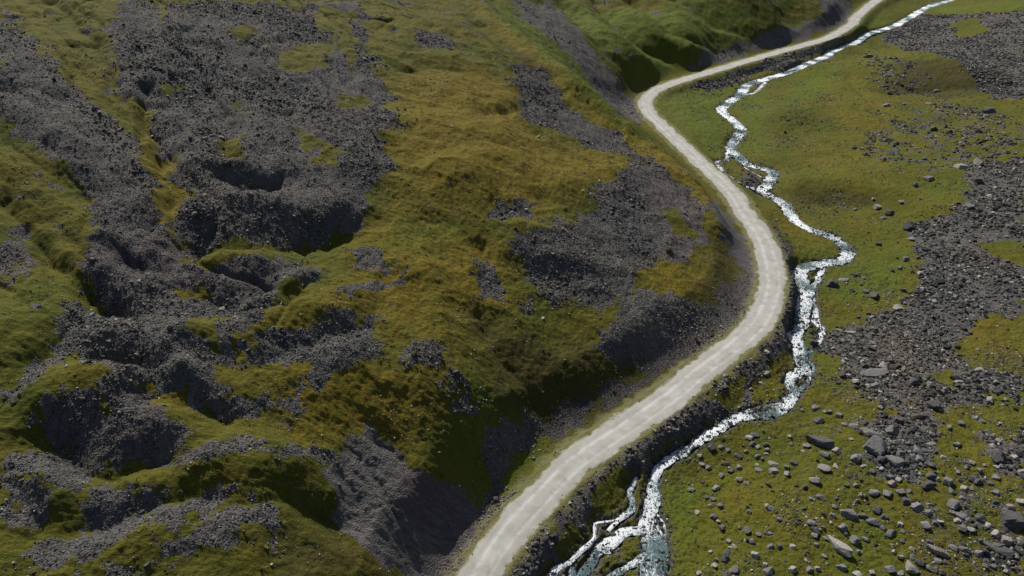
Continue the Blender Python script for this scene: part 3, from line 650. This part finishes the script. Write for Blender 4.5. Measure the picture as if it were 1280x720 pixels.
def side_of(x, y): return mlook(hz.astype(float), x, y) > .5
waterd = wl
def gather(specs, maskf, shapes_small):
    out = []
    for dens, ra, rb, r0, r1 in specs:
        x, y = cand(dens, r0, r1); m = rng.random(len(x)) < maskf(x, y); x = x[m]; y = y[m]
        rad = ra + (rb-ra)*rng.random(len(x))**2; fi_ = mlook('fine', x, y); kp = (rng.random(len(x)) < np.where(rad > .15, 1.15-fi_*(.9), 1)) ; rad = rad*np.where(side_of(x, y), 1.2-.5*fi_, 1.1-.25*fi_); x = x[kp]; y = y[kp]; rad = rad[kp]; out.append((x, y, rad))
    x, y, rad = (np.concatenate(c) for c in zip(*out)); return x, y, rad
def rockm(x, y): return np.clip(mlook('rock', x, y)*1.1-.05, 0, 1)
# hillside scree
f = lambda x, y: rockm(x, y)*side_of(x, y)*(1-.55*mlook('bare', x, y))*(mlook(rd, x, y) > 2.7)
x, y, rad = gather([(17, .05, .11, 42, 110), (7, .09, .17, 42, 190), (.9, .17, .3, 42, 300), (.07, .3, .55, 42, 320)], f, None)
stones('hillside_scree', 'grey and purple scree of broken stones spread down the hillside gullies', x, y, rad, tones(len(x), x, y)*.82, TINY)
# valley boulder field and roadside rubble
f = lambda x, y: rockm(x, y)*(~side_of(x, y))*(mlook(rd, x, y) > 2.9)*(mlook(wl, x, y) > .1)
x, y, rad = gather([(4.5, .12, .24, 50, 150), (2.2, .2, .38, 50, 300), (1.7, .34, .6, 50, 420), (.2, .55, .85, 90, 420)], f, None)
m = rad < .3; stones('valley_scree', 'dark grey scree of small angular stones covering the right of the valley', x[m], y[m], rad[m], tones(m.sum(), x[m], y[m])*.85, TINY)
m = ~m; stones('rubble_field', 'dense field of broken dark grey rocks on the right valley side', x[m], y[m], rad[m], tones(m.sum(), x[m], y[m])*.85, SMALL)
# scattered stones in valley grass: denser towards the right and the near ground
clump = lambda x, y: sstep(-.05, .45, fbm(x, y, 9, 2, 130) + .25*fbm(x, y, 2.5, 1, 135))
def fv(x, y):
    g = sstep(12, 62, x + .12*(130-y))*.75 + .05
    far = .35*sstep(150, 190, y)*sstep(40, 75, x - .25*(y-150))
    return np.clip((g+far)*(clump(x, y)**1.5*.85+.15)*(1 + .8*(1-sstep(60, 95, y))), 0, 1)*(~side_of(x, y))*(mlook(rd, x, y) > 4)*(mlook(wl, x, y) > .4)
x, y, rad = gather([(12.0, .05, .13, 50, 140), (5.0, .08, .19, 50, 125), (3.4, .11, .24, 50, 260), (.7, .2, .36, 50, 360)], fv, None)
stones('loose_stones', 'loose grey stones scattered through the valley grass', x, y, rad, tones(len(x), x, y)*1.15, SMALL[:8])
# rocks on the hillside turf
f = lambda x, y: (.10 + .9*sstep(.15, .45, fbm(x, y, 6, 2, 150)))*side_of(x, y)*(mlook(rd, x, y) > 4)*(1-mlook('bare', x, y))
x, y, rad = gather([(2.4, .06, .14, 42, 150), (.35, .12, .22, 42, 240), (.012, .2, .36, 42, 260)], f, None)
tn = tones(len(x), x, y); tn = np.where((rng.random(len(x)) < .3)[:,None], tn*0+np.array([.50,.49,.44]), tn)
stones('hillside_stones', 'small pale stones dotted over the hillside turf', x, y, rad, tn, TINY)
# stream bed stones
f = lambda x, y: ((mlook(wl, x, y) < 1.1) & (mlook(wl, x, y) > -2.6))*np.where(mlook(wl, x, y) < 0, .75, .6)*(.25+.75*clump(x*1.9, y*1.9))
x, y, rad = gather([(22, .07, .17, 50, 150), (7, .15, .30, 50, 260), (.6, .28, .5, 50, 300)], f, None)
stones('stream_bed_stones', 'dark wet stones along the bed and banks of the stream', x, y, rad, tones(len(x), x, y)*.6, SMALL[:8], zf=lambda x, y: np.where(mlook(wl, x, y) < 0, np.maximum(hgt(x, y), mlook(wz, x, y) - .10), hgt(x, y)))
# grass tussocks
f = lambda x, y: (1-rockm(x, y))*(mlook('bare', x, y) < .3)*(mlook(rd, x, y) > 3.2)*(mlook(wl, x, y) > .5)*sstep(-.2, .5, fbm(x, y, 7, 3, 160))
x, y = cand(2.4, 42, 150); m = rng.random(len(x)) < f(x, y); x = x[m]; y = y[m]; n = len(x)
r_ = rng.uniform(.07, .17, n); az = rng.uniform(0, 6.28, n); z = hgt(x, y) - .02
nb_ = 7; ang = az[:,None] + np.arange(nb_)*2*np.pi/nb_; cs, sn = np.cos(ang), np.sin(ang)
out_ = r_[:,None]*rng.uniform(.6, 1.2, (n, nb_)); hh = r_[:,None]*rng.uniform(.25, .55, (n, nb_)); wd = r_[:,None]*.42
p0 = np.stack([x[:,None]+sn*wd, y[:,None]-cs*wd, z[:,None]+0*cs], -1); p1 = np.stack([x[:,None]-sn*wd, y[:,None]+cs*wd, z[:,None]+0*cs], -1); p2 = np.stack([x[:,None]+cs*out_, y[:,None]+sn*out_, z[:,None]+hh], -1)
tv_ = np.stack([p0, p1, p2], 2).reshape(-1, 3)
gm, gnt, gb = new_mat('tussock_grass'); gg = N(gnt); ga = gg.n('ShaderNodeAttribute', attribute_name='stone'); gg.l(ga.outputs['Color'], gb.inputs['Base Color']); gb.inputs['Roughness'].default_value = .9; gb.inputs['Specular IOR Level'].default_value = .1
t_ = rng.random((n, 1)); gc = np.array([.065, .072, .010])*(1-t_) + np.array([.13, .108, .018])*t_; oc_ = mlook('ochre', x, y)[:,None]*.7; gc = gc*(1-oc_) + gc*np.array([1.5, 1.1, .9])*oc_
og = mesh_from('grass_tussocks', tv_, np.arange(len(tv_)).reshape(-1, 3), gm); attr(og, 'stone', 'FLOAT_COLOR', np.repeat(np.column_stack([gc, np.ones(n)]), nb_*3, 0))
tag(og, 'short olive grass tussocks growing over the slopes and meadow', 'grass', kind='stuff'); print('tussocks', n)
# road edge gravel
f = lambda x, y: (mlook(rd, x, y) > 2.0)*(mlook(rd, x, y) < 4.5)*.45*(.3+clump(x, y))
x, y, rad = gather([(9, .03, .09, 50, 200), (.15, .1, .2, 50, 260)], f, None)
stones('roadside_stones', 'small stones thrown along both edges of the gravel road', x, y, rad, tones(len(x), x, y), TINY)
print('stones', NSTONE, round(time.time()-T0, 1))

# =================================================================== individual boulders
# x, y in photo, width in photo px, shape (b block, f flat, l long, r rounded, s slab), tone (p pale, g grey, d dark, k pink)
BL = """936 546 13 f p|943 542 15 f d|940 554 9 b d|947 558 8 r p|957 555 8 b g|958 562 8 b g|958 567 6 r p|890 559 13 b d|901 559 8 b g|910 562 8 r g|875 569 9 r k|877 580 8 r k|885 584 10 b g|922 569 12 f d|932 564 7 b g|947 570 7 b g|953 574 6 b d|970 568 6 l d|967 579 12 f p|967 588 12 r p|984 592 9 b p|982 583 9 b g|992 577 11 f d|908 579 9 b d|913 588 8 b d|924 583 9 r g|946 581 7 r p|948 587 8 f g|902 594 9 r g|924 599 9 b p|933 603 9 f g|895 609 10 r p|883 621 7 b g|891 623 11 l g|864 611 9 f g|878 602 6 b d|960 605 9 l d|989 555 7 b g|987 545 6 r p
888 632 8 r g|900 632 7 b g|892 645 11 b g|903 659 11 b d|898 651 5 r p|872 640 9 f p|936 639 7 r g|962 634 13 l p|974 649 8 b g|911 676 8 b p|918 682 10 l p|913 684 6 r p|908 690 11 f d|906 698 13 b d|893 707 9 r p|895 699 6 b g|888 690 7 b p|917 711 13 b g|874 715 9 f p|940 677 9 r g|948 668 7 b g|957 665 9 b d|963 667 7 r g|943 693 12 b p|962 683 9 b g|974 682 9 r d|991 683 11 r p|960 714 14 b g|991 711 11 b p|934 662 12 r g|925 659 6 b g|906 717 10 f d|956 705 7 r p
1026 549 28 l d|1045 563 12 r p|1030 567 15 l g|1030 585 14 r p|1044 582 9 r p|1018 600 16 b p|1022 524 15 f d|1037 514 8 r g|1031 514 6 r p|1068 531 17 f g|1090 540 22 s g|1092 557 30 b g|1114 538 16 b g|1102 533 8 b d|1122 525 12 b d|1120 553 10 b g|1118 574 20 r g|1070 572 14 b g|1102 574 14 b d|1008 557 9 r g|1004 564 6 b p|1055 530 7 r p|1064 548 7 f p|1102 515 10 f d|1048 519 11 r g|1090 588 9 r g|1132 596 8 r g|1126 566 11 b g
1006 608 8 b d|1026 621 12 l g|1013 623 6 r g|1043 633 7 b p|1058 606 6 b d|1075 619 6 b p|1081 619 8 b d|1092 615 11 b g|1110 617 14 b g|1125 614 12 r g|1114 604 12 b k|1112 596 11 b g|1123 599 9 r p|1132 626 12 b d|1061 641 18 b g|1096 637 13 b d|1080 645 16 l d|1092 651 18 l g|1105 646 10 b d|1053 659 13 b g|1050 680 29 l p|1068 674 14 b g|1081 673 9 l p|1014 653 9 b g|1019 661 15 l d|1018 669 9 b p|1020 680 7 r g|1113 666 11 b g|1125 655 9 r p|1128 664 7 b g|1052 708 11 b g|1021 710 8 b p|1012 712 10 b g|1071 717 13 f p|1090 715 8 b p|1113 711 13 r g|1125 716 9 b g|1039 653 6 r p|1009 689 6 r d|1030 695 6 b g
1138 708 18 b p|1149 703 12 b d|1164 711 13 l g|1170 687 20 l k|1161 678 10 b d|1192 683 14 f g|1205 686 8 b g|1223 691 11 b g|1192 630 17 b g|1226 647 14 b d|1262 649 27 b d|1262 633 11 r k|1200 642 14 f g|1197 650 10 r p|1202 660 12 b g|1213 662 8 b p|1158 656 13 b g|1160 640 10 r g|1144 633 16 b g|1160 606 14 b d|1184 602 13 b g|1171 598 9 r p|1163 594 11 b d|1205 610 9 r p|1222 602 12 b d|1245 597 10 r g|1257 675 13 b k|1244 667 12 b p|1246 682 28 s d|1198 590 8 r g|1215 598 12 b d|1276 627 9 b p|1189 613 9 b g
1166 506 18 b d|1178 487 9 b g|1196 555 10 r g|1201 528 9 r g|1227 526 8 r g|1220 522 7 r p|1186 533 7 r p|1248 572 18 b d|1241 557 9 r p|1247 551 8 b p|1253 582 9 r p|1245 583 7 r p|1148 573 13 r g|1142 583 10 r d|1162 581 10 b d|1145 562 14 b g|1215 578 8 r p|1268 571 8 r p|1278 589 8 r p
1096 259 12 b p|1092 248 6 r p|1112 266 11 b d|1106 272 10 f g|1136 283 18 b d|1144 231 9 b d|1160 222 14 f g|1127 252 8 r p|1069 262 6 b g|1040 354 17 b d|1070 344 10 b d|1054 349 10 f g|1093 369 14 b d|1083 364 9 b g|1064 362 8 b g|1098 305 8 b d|1132 324 10 b g|1115 338 7 b d|1125 335 7 b g|1147 322 7 b g|1141 298 12 f g|1128 362 8 b d
1015 428 14 b d|1049 412 9 f p|1063 414 14 s p|1053 468 13 b d|1070 476 11 r p|1092 465 26 s g|1103 456 14 r p|1047 478 8 b d|1092 480 15 f g|1140 478 14 b d|1022 399 6 b d|1117 443 11 b g|1019 508 10 f g|1100 508 9 f g|1122 383 14 f p
1085 71 11 b g|1083 98 5 r p|1112 116 7 b d|1108 132 8 b g|1167 161 11 b d|1160 129 8 f p|1235 138 14 b d|1207 142 8 f p|1250 153 5 r p|1223 164 10 b d|1210 158 8 f d|1110 93 10 f d|1130 130 6 b g|1170 114 8 r g|1202 207 15 f p|1222 204 13 b p|1221 226 12 b d|1212 258 12 r g|1258 190 8 b p|958 467 10 b p|951 479 9 l p|1000 436 7 b d|999 448 9 b d|1003 512 6 b g"""
rows = [r.split() for ln in BL.split('\n') for r in ln.split('|')]
SPEC = [(float(a), float(b), float(c), d, e) for a, b, c, d, e in rows]
extra = []
while len(SPEC) + len(extra) < 298:
    a = random.uniform(1000, 1275); b_ = random.uniform(560, 716)
    if a + (b_-560)*.4 < 1060: continue
    if min(math.hypot(a-s[0], (b_-s[1])*1.3) for s in SPEC+extra) < 9: continue
    extra.append((a, b_, random.uniform(6, 8.5), random.choice('brb'), random.choice('gggdp')))
SPEC += extra
# anchors with their own wording (index by photo position)
ANCH = {
 (1050,680):('long pale-topped boulder with a black near side lying alone in the low grass','the long pale-topped boulder'),
 (1092,557):('huge craggy grey boulder at the heart of the boulder cluster','the huge craggy boulder'),
 (1026,549):('long dark slug-shaped boulder in the grass left of the huge craggy boulder','the dark slug-shaped boulder'),
 (1018,600):('bright pale-topped blocky boulder below the dark slug-shaped boulder','the bright pale-topped block'),
 (1262,649):('big black-sided boulder near the right edge, above the corner scree','the big black-sided boulder'),
 (1246,682):('long dark slab leaning at the edge of the corner scree','the long dark corner slab'),
 (1170,687):('pinkish long boulder sloping down beside ochre grass near the bottom','the pinkish sloping boulder'),
 (1138,708):('big pale boulder at the bottom edge beside a dark companion','the big pale bottom boulder'),
 (1192,630):('pointed grey boulder with a sharp shaded side amid scattered stones','the pointed grey boulder'),
 (1118,574):('smooth rounded grey boulder leaning against the huge craggy boulder','the smooth leaning boulder'),
 (1061,641):('jagged grey boulder above the long pale-topped boulder','the jagged grey boulder'),
 (1166,506):('black-sided block at the lower edge of the dark boulder field','the black-sided block'),
 (1248,572):('large dark flat-faced boulder amid rubble near the right edge','the dark flat-faced boulder'),
 (1040,354):('dark square block in the grass right of the stream bend','the dark square block'),
 (1093,369):('dark boulder heap at the left edge of the boulder field','the dark heap boulder'),
 (1136,283):('dark broad boulder at the top corner of the boulder field','the dark broad boulder'),
 (1096,259):('pale leaning boulder in bright green grass above the boulder field','the pale leaning boulder'),
 (1092,465):('long grey slab jutting from the lower left of the boulder field','the long jutting slab'),
 (1015,428):('round dark boulder sitting right at the stream edge','the dark streamside boulder'),
 (1202,207):('flat pale boulder resting alone in upper right grass','the flat pale boulder'),
 (1235,138):('dark rugged boulder pair standing out in the far upper right grass','the dark rugged boulder'),
 (1085,71):('round grey boulder beside the upper stream below its narrow bend','the round upper boulder'),
 (967,588):('rounded pale boulder just below a flat pale boulder of equal width','the rounded pale boulder'),
 (936,546):('pale wedge-shaped boulder in the grass near the lower stream bank','the pale wedge boulder'),
 (890,559):('dark low boulder closest to the stream in the lower meadow','the dark low boulder'),
 (895,609):('pale hollowed boulder alone in bright grass of the lower meadow','the pale hollowed boulder'),
 (892,645):('grey boulder at the top of a short line in the lower meadow','the grey line boulder'),
 (906,698):('squat dark boulder beside a pale broken stack near the bottom','the squat dark boulder'),
 (943,693):('pale-topped boulder with a dark side near the bottom of the meadow','the dark-sided meadow boulder'),
 (991,683):('smooth pale oval boulder on open olive grass near the bottom','the smooth oval boulder'),
 (1113,711):('round grey speckled boulder at the bottom edge left of a big pale one','the round speckled boulder'),
 (958,467):('whitish block between the road bank and the stream','the whitish bank block'),
 (1167,161):('dark cube-like boulder in the middle of the upper right grass','the dark cube-like boulder'),
}
order = ['nearest', 'second', 'third', 'fourth', 'fifth', 'sixth', 'seventh', 'eighth', 'ninth', 'tenth', 'eleventh', 'twelfth']
BMESH = []
for i in range(16):
    v, fc = rock_shape(3, 500+i, 8 + i % 5, .06)
    me = bpy.data.meshes.new('boulder'); me.from_pydata(v.tolist(), [], fc.tolist()); me.update()
    me.polygons.foreach_set('use_smooth', np.ones(len(fc), bool)); me.materials.append(BM)
    try: me.set_sharp_from_angle(angle=R(17))
    except Exception: pass
    BMESH.append(me)
BP = march([(s[0], s[1] + s[2]*.12) for s in SPEC], hgt)
anch_list = list(ANCH.items())
def dirword(dx, dy):
    h = 'right' if dx > 0 else 'left'; v = 'below' if dy > 0 else 'above'
    if abs(dx) > 2.2*abs(dy): return h + ' of'
    if abs(dy) > 2.2*abs(dx): return v
    return v + ' and ' + h + ' of'
info = []
for s in SPEC:
    key = (int(s[0]), int(s[1]))
    if key in ANCH: info.append((None, None, 0)); continue
    j = min(range(len(anch_list)), key=lambda k: math.hypot(s[0]-anch_list[k][0][0], s[1]-anch_list[k][0][1]))
    a = anch_list[j][0]; info.append((j, dirword(s[0]-a[0], s[1]-a[1]), math.hypot(s[0]-a[0], s[1]-a[1])))
TONE = {'p': (.34, .33, .30), 'g': (.19, .19, .19), 'd': (.085, .085, .09), 'k': (.27, .215, .20)}
TW = {'p': 'pale', 'g': 'grey', 'd': 'dark', 'k': 'pinkish'}; SWD = {'b': 'blocky', 'f': 'flat', 'l': 'long', 'r': 'rounded', 's': 'slab-like'}
seen = set()
for i, s in enumerate(SPEC):
    px, py, w, sh, tn = s; key = (int(px), int(py))
    x, y = BP[i]; z = float(hgt(np.array([x]), np.array([y]))[0]); dist = math.sqrt(x*x + y*y + (H-z)**2)
    hw = .5*w*dist/F*1.0
    if py > 200 and dist < 60 and False: pass
    sx, sy, sz = {'b': (1.0, .85, .75), 'f': (1.05, .8, .38), 'l': (1.12, .52, .55), 'r': (1, .9, .62), 's': (1.15, .55, .33)}[sh]
    j = random.uniform(.9, 1.12)
    o = bpy.data.objects.new('boulder', BMESH[(i*7) % 16]); col.objects.link(o)
    o.scale = (hw*sx, hw*sy*j, hw*sz*j)
    az = random.uniform(-.6, .6) + (math.pi if random.random() < .5 else 0)
    if sh in 'ls': az = -.75 + random.uniform(-.25, .25) if py > 470 else random.uniform(-.2, .2)
    o.rotation_euler = (random.uniform(-.15, .15), random.uniform(-.15, .15), az)
    o.location = (x, y, z + hw*sz*.25)
    c = TONE[tn]; q_ = random.uniform(.85, 1.15); o.color = (c[0]*q_, c[1]*q_, c[2]*q_, 1)
    if key in ANCH: lab = ANCH[key][0]
    else:
        jx, dw, dd = info[i]
        same = sorted([k for k in range(len(SPEC)) if info[k][0] == jx and info[k][1] == dw], key=lambda k: info[k][2])
        rk = same.index(i)
        lab = '%s %s boulder, %s %s %s' % (TW[tn], SWD[sh], order[rk] if len(same) > 1 else 'the one', dw if dw else '', anch_list[jx][1][1])
    assert lab not in seen, lab
    seen.add(lab)
    grp = 'boulders in the grass right of the stream'
    if py < 240 and px > 1000: grp = 'boulders on the far meadow'
    if px < 1003 and 420 < py < 520: grp = 'boulders beside the stream'
    tag(o, lab, 'boulder', grp)

# =================================================================== the one bush
bx, by = march([(836, 315)], hgt)[0]; bz = float(hgt(np.array([bx]), np.array([by]))[0])
e = bpy.data.objects.new('shrub', None); col.objects.link(e); e.location = (bx, by, bz)
tag(e, 'small round bright green bush alone on the grey scree above the road', 'bush')
lm, nt, b = new_mat('leaf'); g = N(nt)
g.l(g.mix(g.n('ShaderNodeObjectInfo').outputs['Random'] if False else g.noise(g.n('ShaderNodeNewGeometry').outputs['Position'], 9, 2), (.05, .11, .008), (.13, .20, .02)), b.inputs['Base Color']); b.inputs['Roughness'].default_value = .6
wm, nt2, b2 = new_mat('twig'); b2.inputs['Base Color'].default_value = (.09, .06, .04, 1)
n = 1500; d = rng.normal(size=(n, 3)); d /= np.linalg.norm(d, axis=1)[:,None]; d[:,2] = np.abs(d[:,2])*1.0
rad_ = .68*(rng.uniform(.35, 1, n)**.5)*(1 + .25*noise(d[:,0]*2.5, d[:,1]*2.5+d[:,2], 200)); cen = d*rad_[:,None] + [0, 0, .12]
u = rng.normal(size=(n, 3)); u /= np.linalg.norm(u, axis=1)[:,None]; w_ = np.cross(u, rng.normal(size=(n, 3))); w_ /= np.linalg.norm(w_, axis=1)[:,None]
lv = np.stack([cen-u*.07, cen+w_*.035, cen+u*.07, cen-w_*.035], 1).reshape(-1, 3)
o = mesh_from('foliage', lv, np.arange(n*4).reshape(-1, 4), lm); o.parent = e
tv, tf = [], []
for k in range(9):
    a = k*.7; tip = np.array([math.cos(a)*.4, math.sin(a)*.4, .5]); b0 = np.array([math.cos(a)*.04, math.sin(a)*.04, -.1]); i0 = len(tv)
    for p, r_ in ((b0, .025), (tip, .008)):
        for q_ in range(4): tv.append(p + [r_*math.cos(q_*1.571), r_*math.sin(q_*1.571), 0])
    for q_ in range(4): tf.append([i0+q_, i0+(q_+1) % 4, i0+4+(q_+1) % 4, i0+4+q_])
o = mesh_from('stem', np.array(tv), np.array(tf), wm); o.parent = e

# =================================================================== light
SUN_EL, SUN_AZ = R(45), R(-25)      # azimuth measured from +Y (view direction), negative to the left
sun_d = bpy.data.lights.new('sun', 'SUN'); sun_d.energy = 4.7; sun_d.angle = R(.53); sun_d.color = (1, .95, .87)
sun = bpy.data.objects.new('sun', sun_d); col.objects.link(sun)
sun.rotation_euler = (math.pi/2 - SUN_EL, 0, math.pi - SUN_AZ)
sun.location = (-60, 120, 200)
w = bpy.data.worlds.new('World'); sc.world = w; w.use_nodes = True; nt = w.node_tree
bg = nt.nodes['Background']; sky = nt.nodes.new('ShaderNodeTexSky'); sky.sky_type = 'NISHITA'; sky.sun_disc = False
sky.sun_elevation = SUN_EL; sky.sun_rotation = SUN_AZ; sky.altitude = 800; sky.dust_density = 4.0; sky.air_density = .8; sky.ozone_density = .6
nt.links.new(sky.outputs[0], bg.inputs[0]); bg.inputs[1].default_value = .075
vs = sc.view_settings; vs.view_transform = 'Standard'; vs.look = 'None'; vs.exposure = 0; vs.gamma = 1; vs.use_curve_mapping = False
sc.render.engine = 'CYCLES'; sc.cycles.max_bounces = 5; sc.cycles.diffuse_bounces = 2; sc.cycles.glossy_bounces = 2
sc.render.use_persistent_data = False
print('done', round(time.time()-T0, 1))
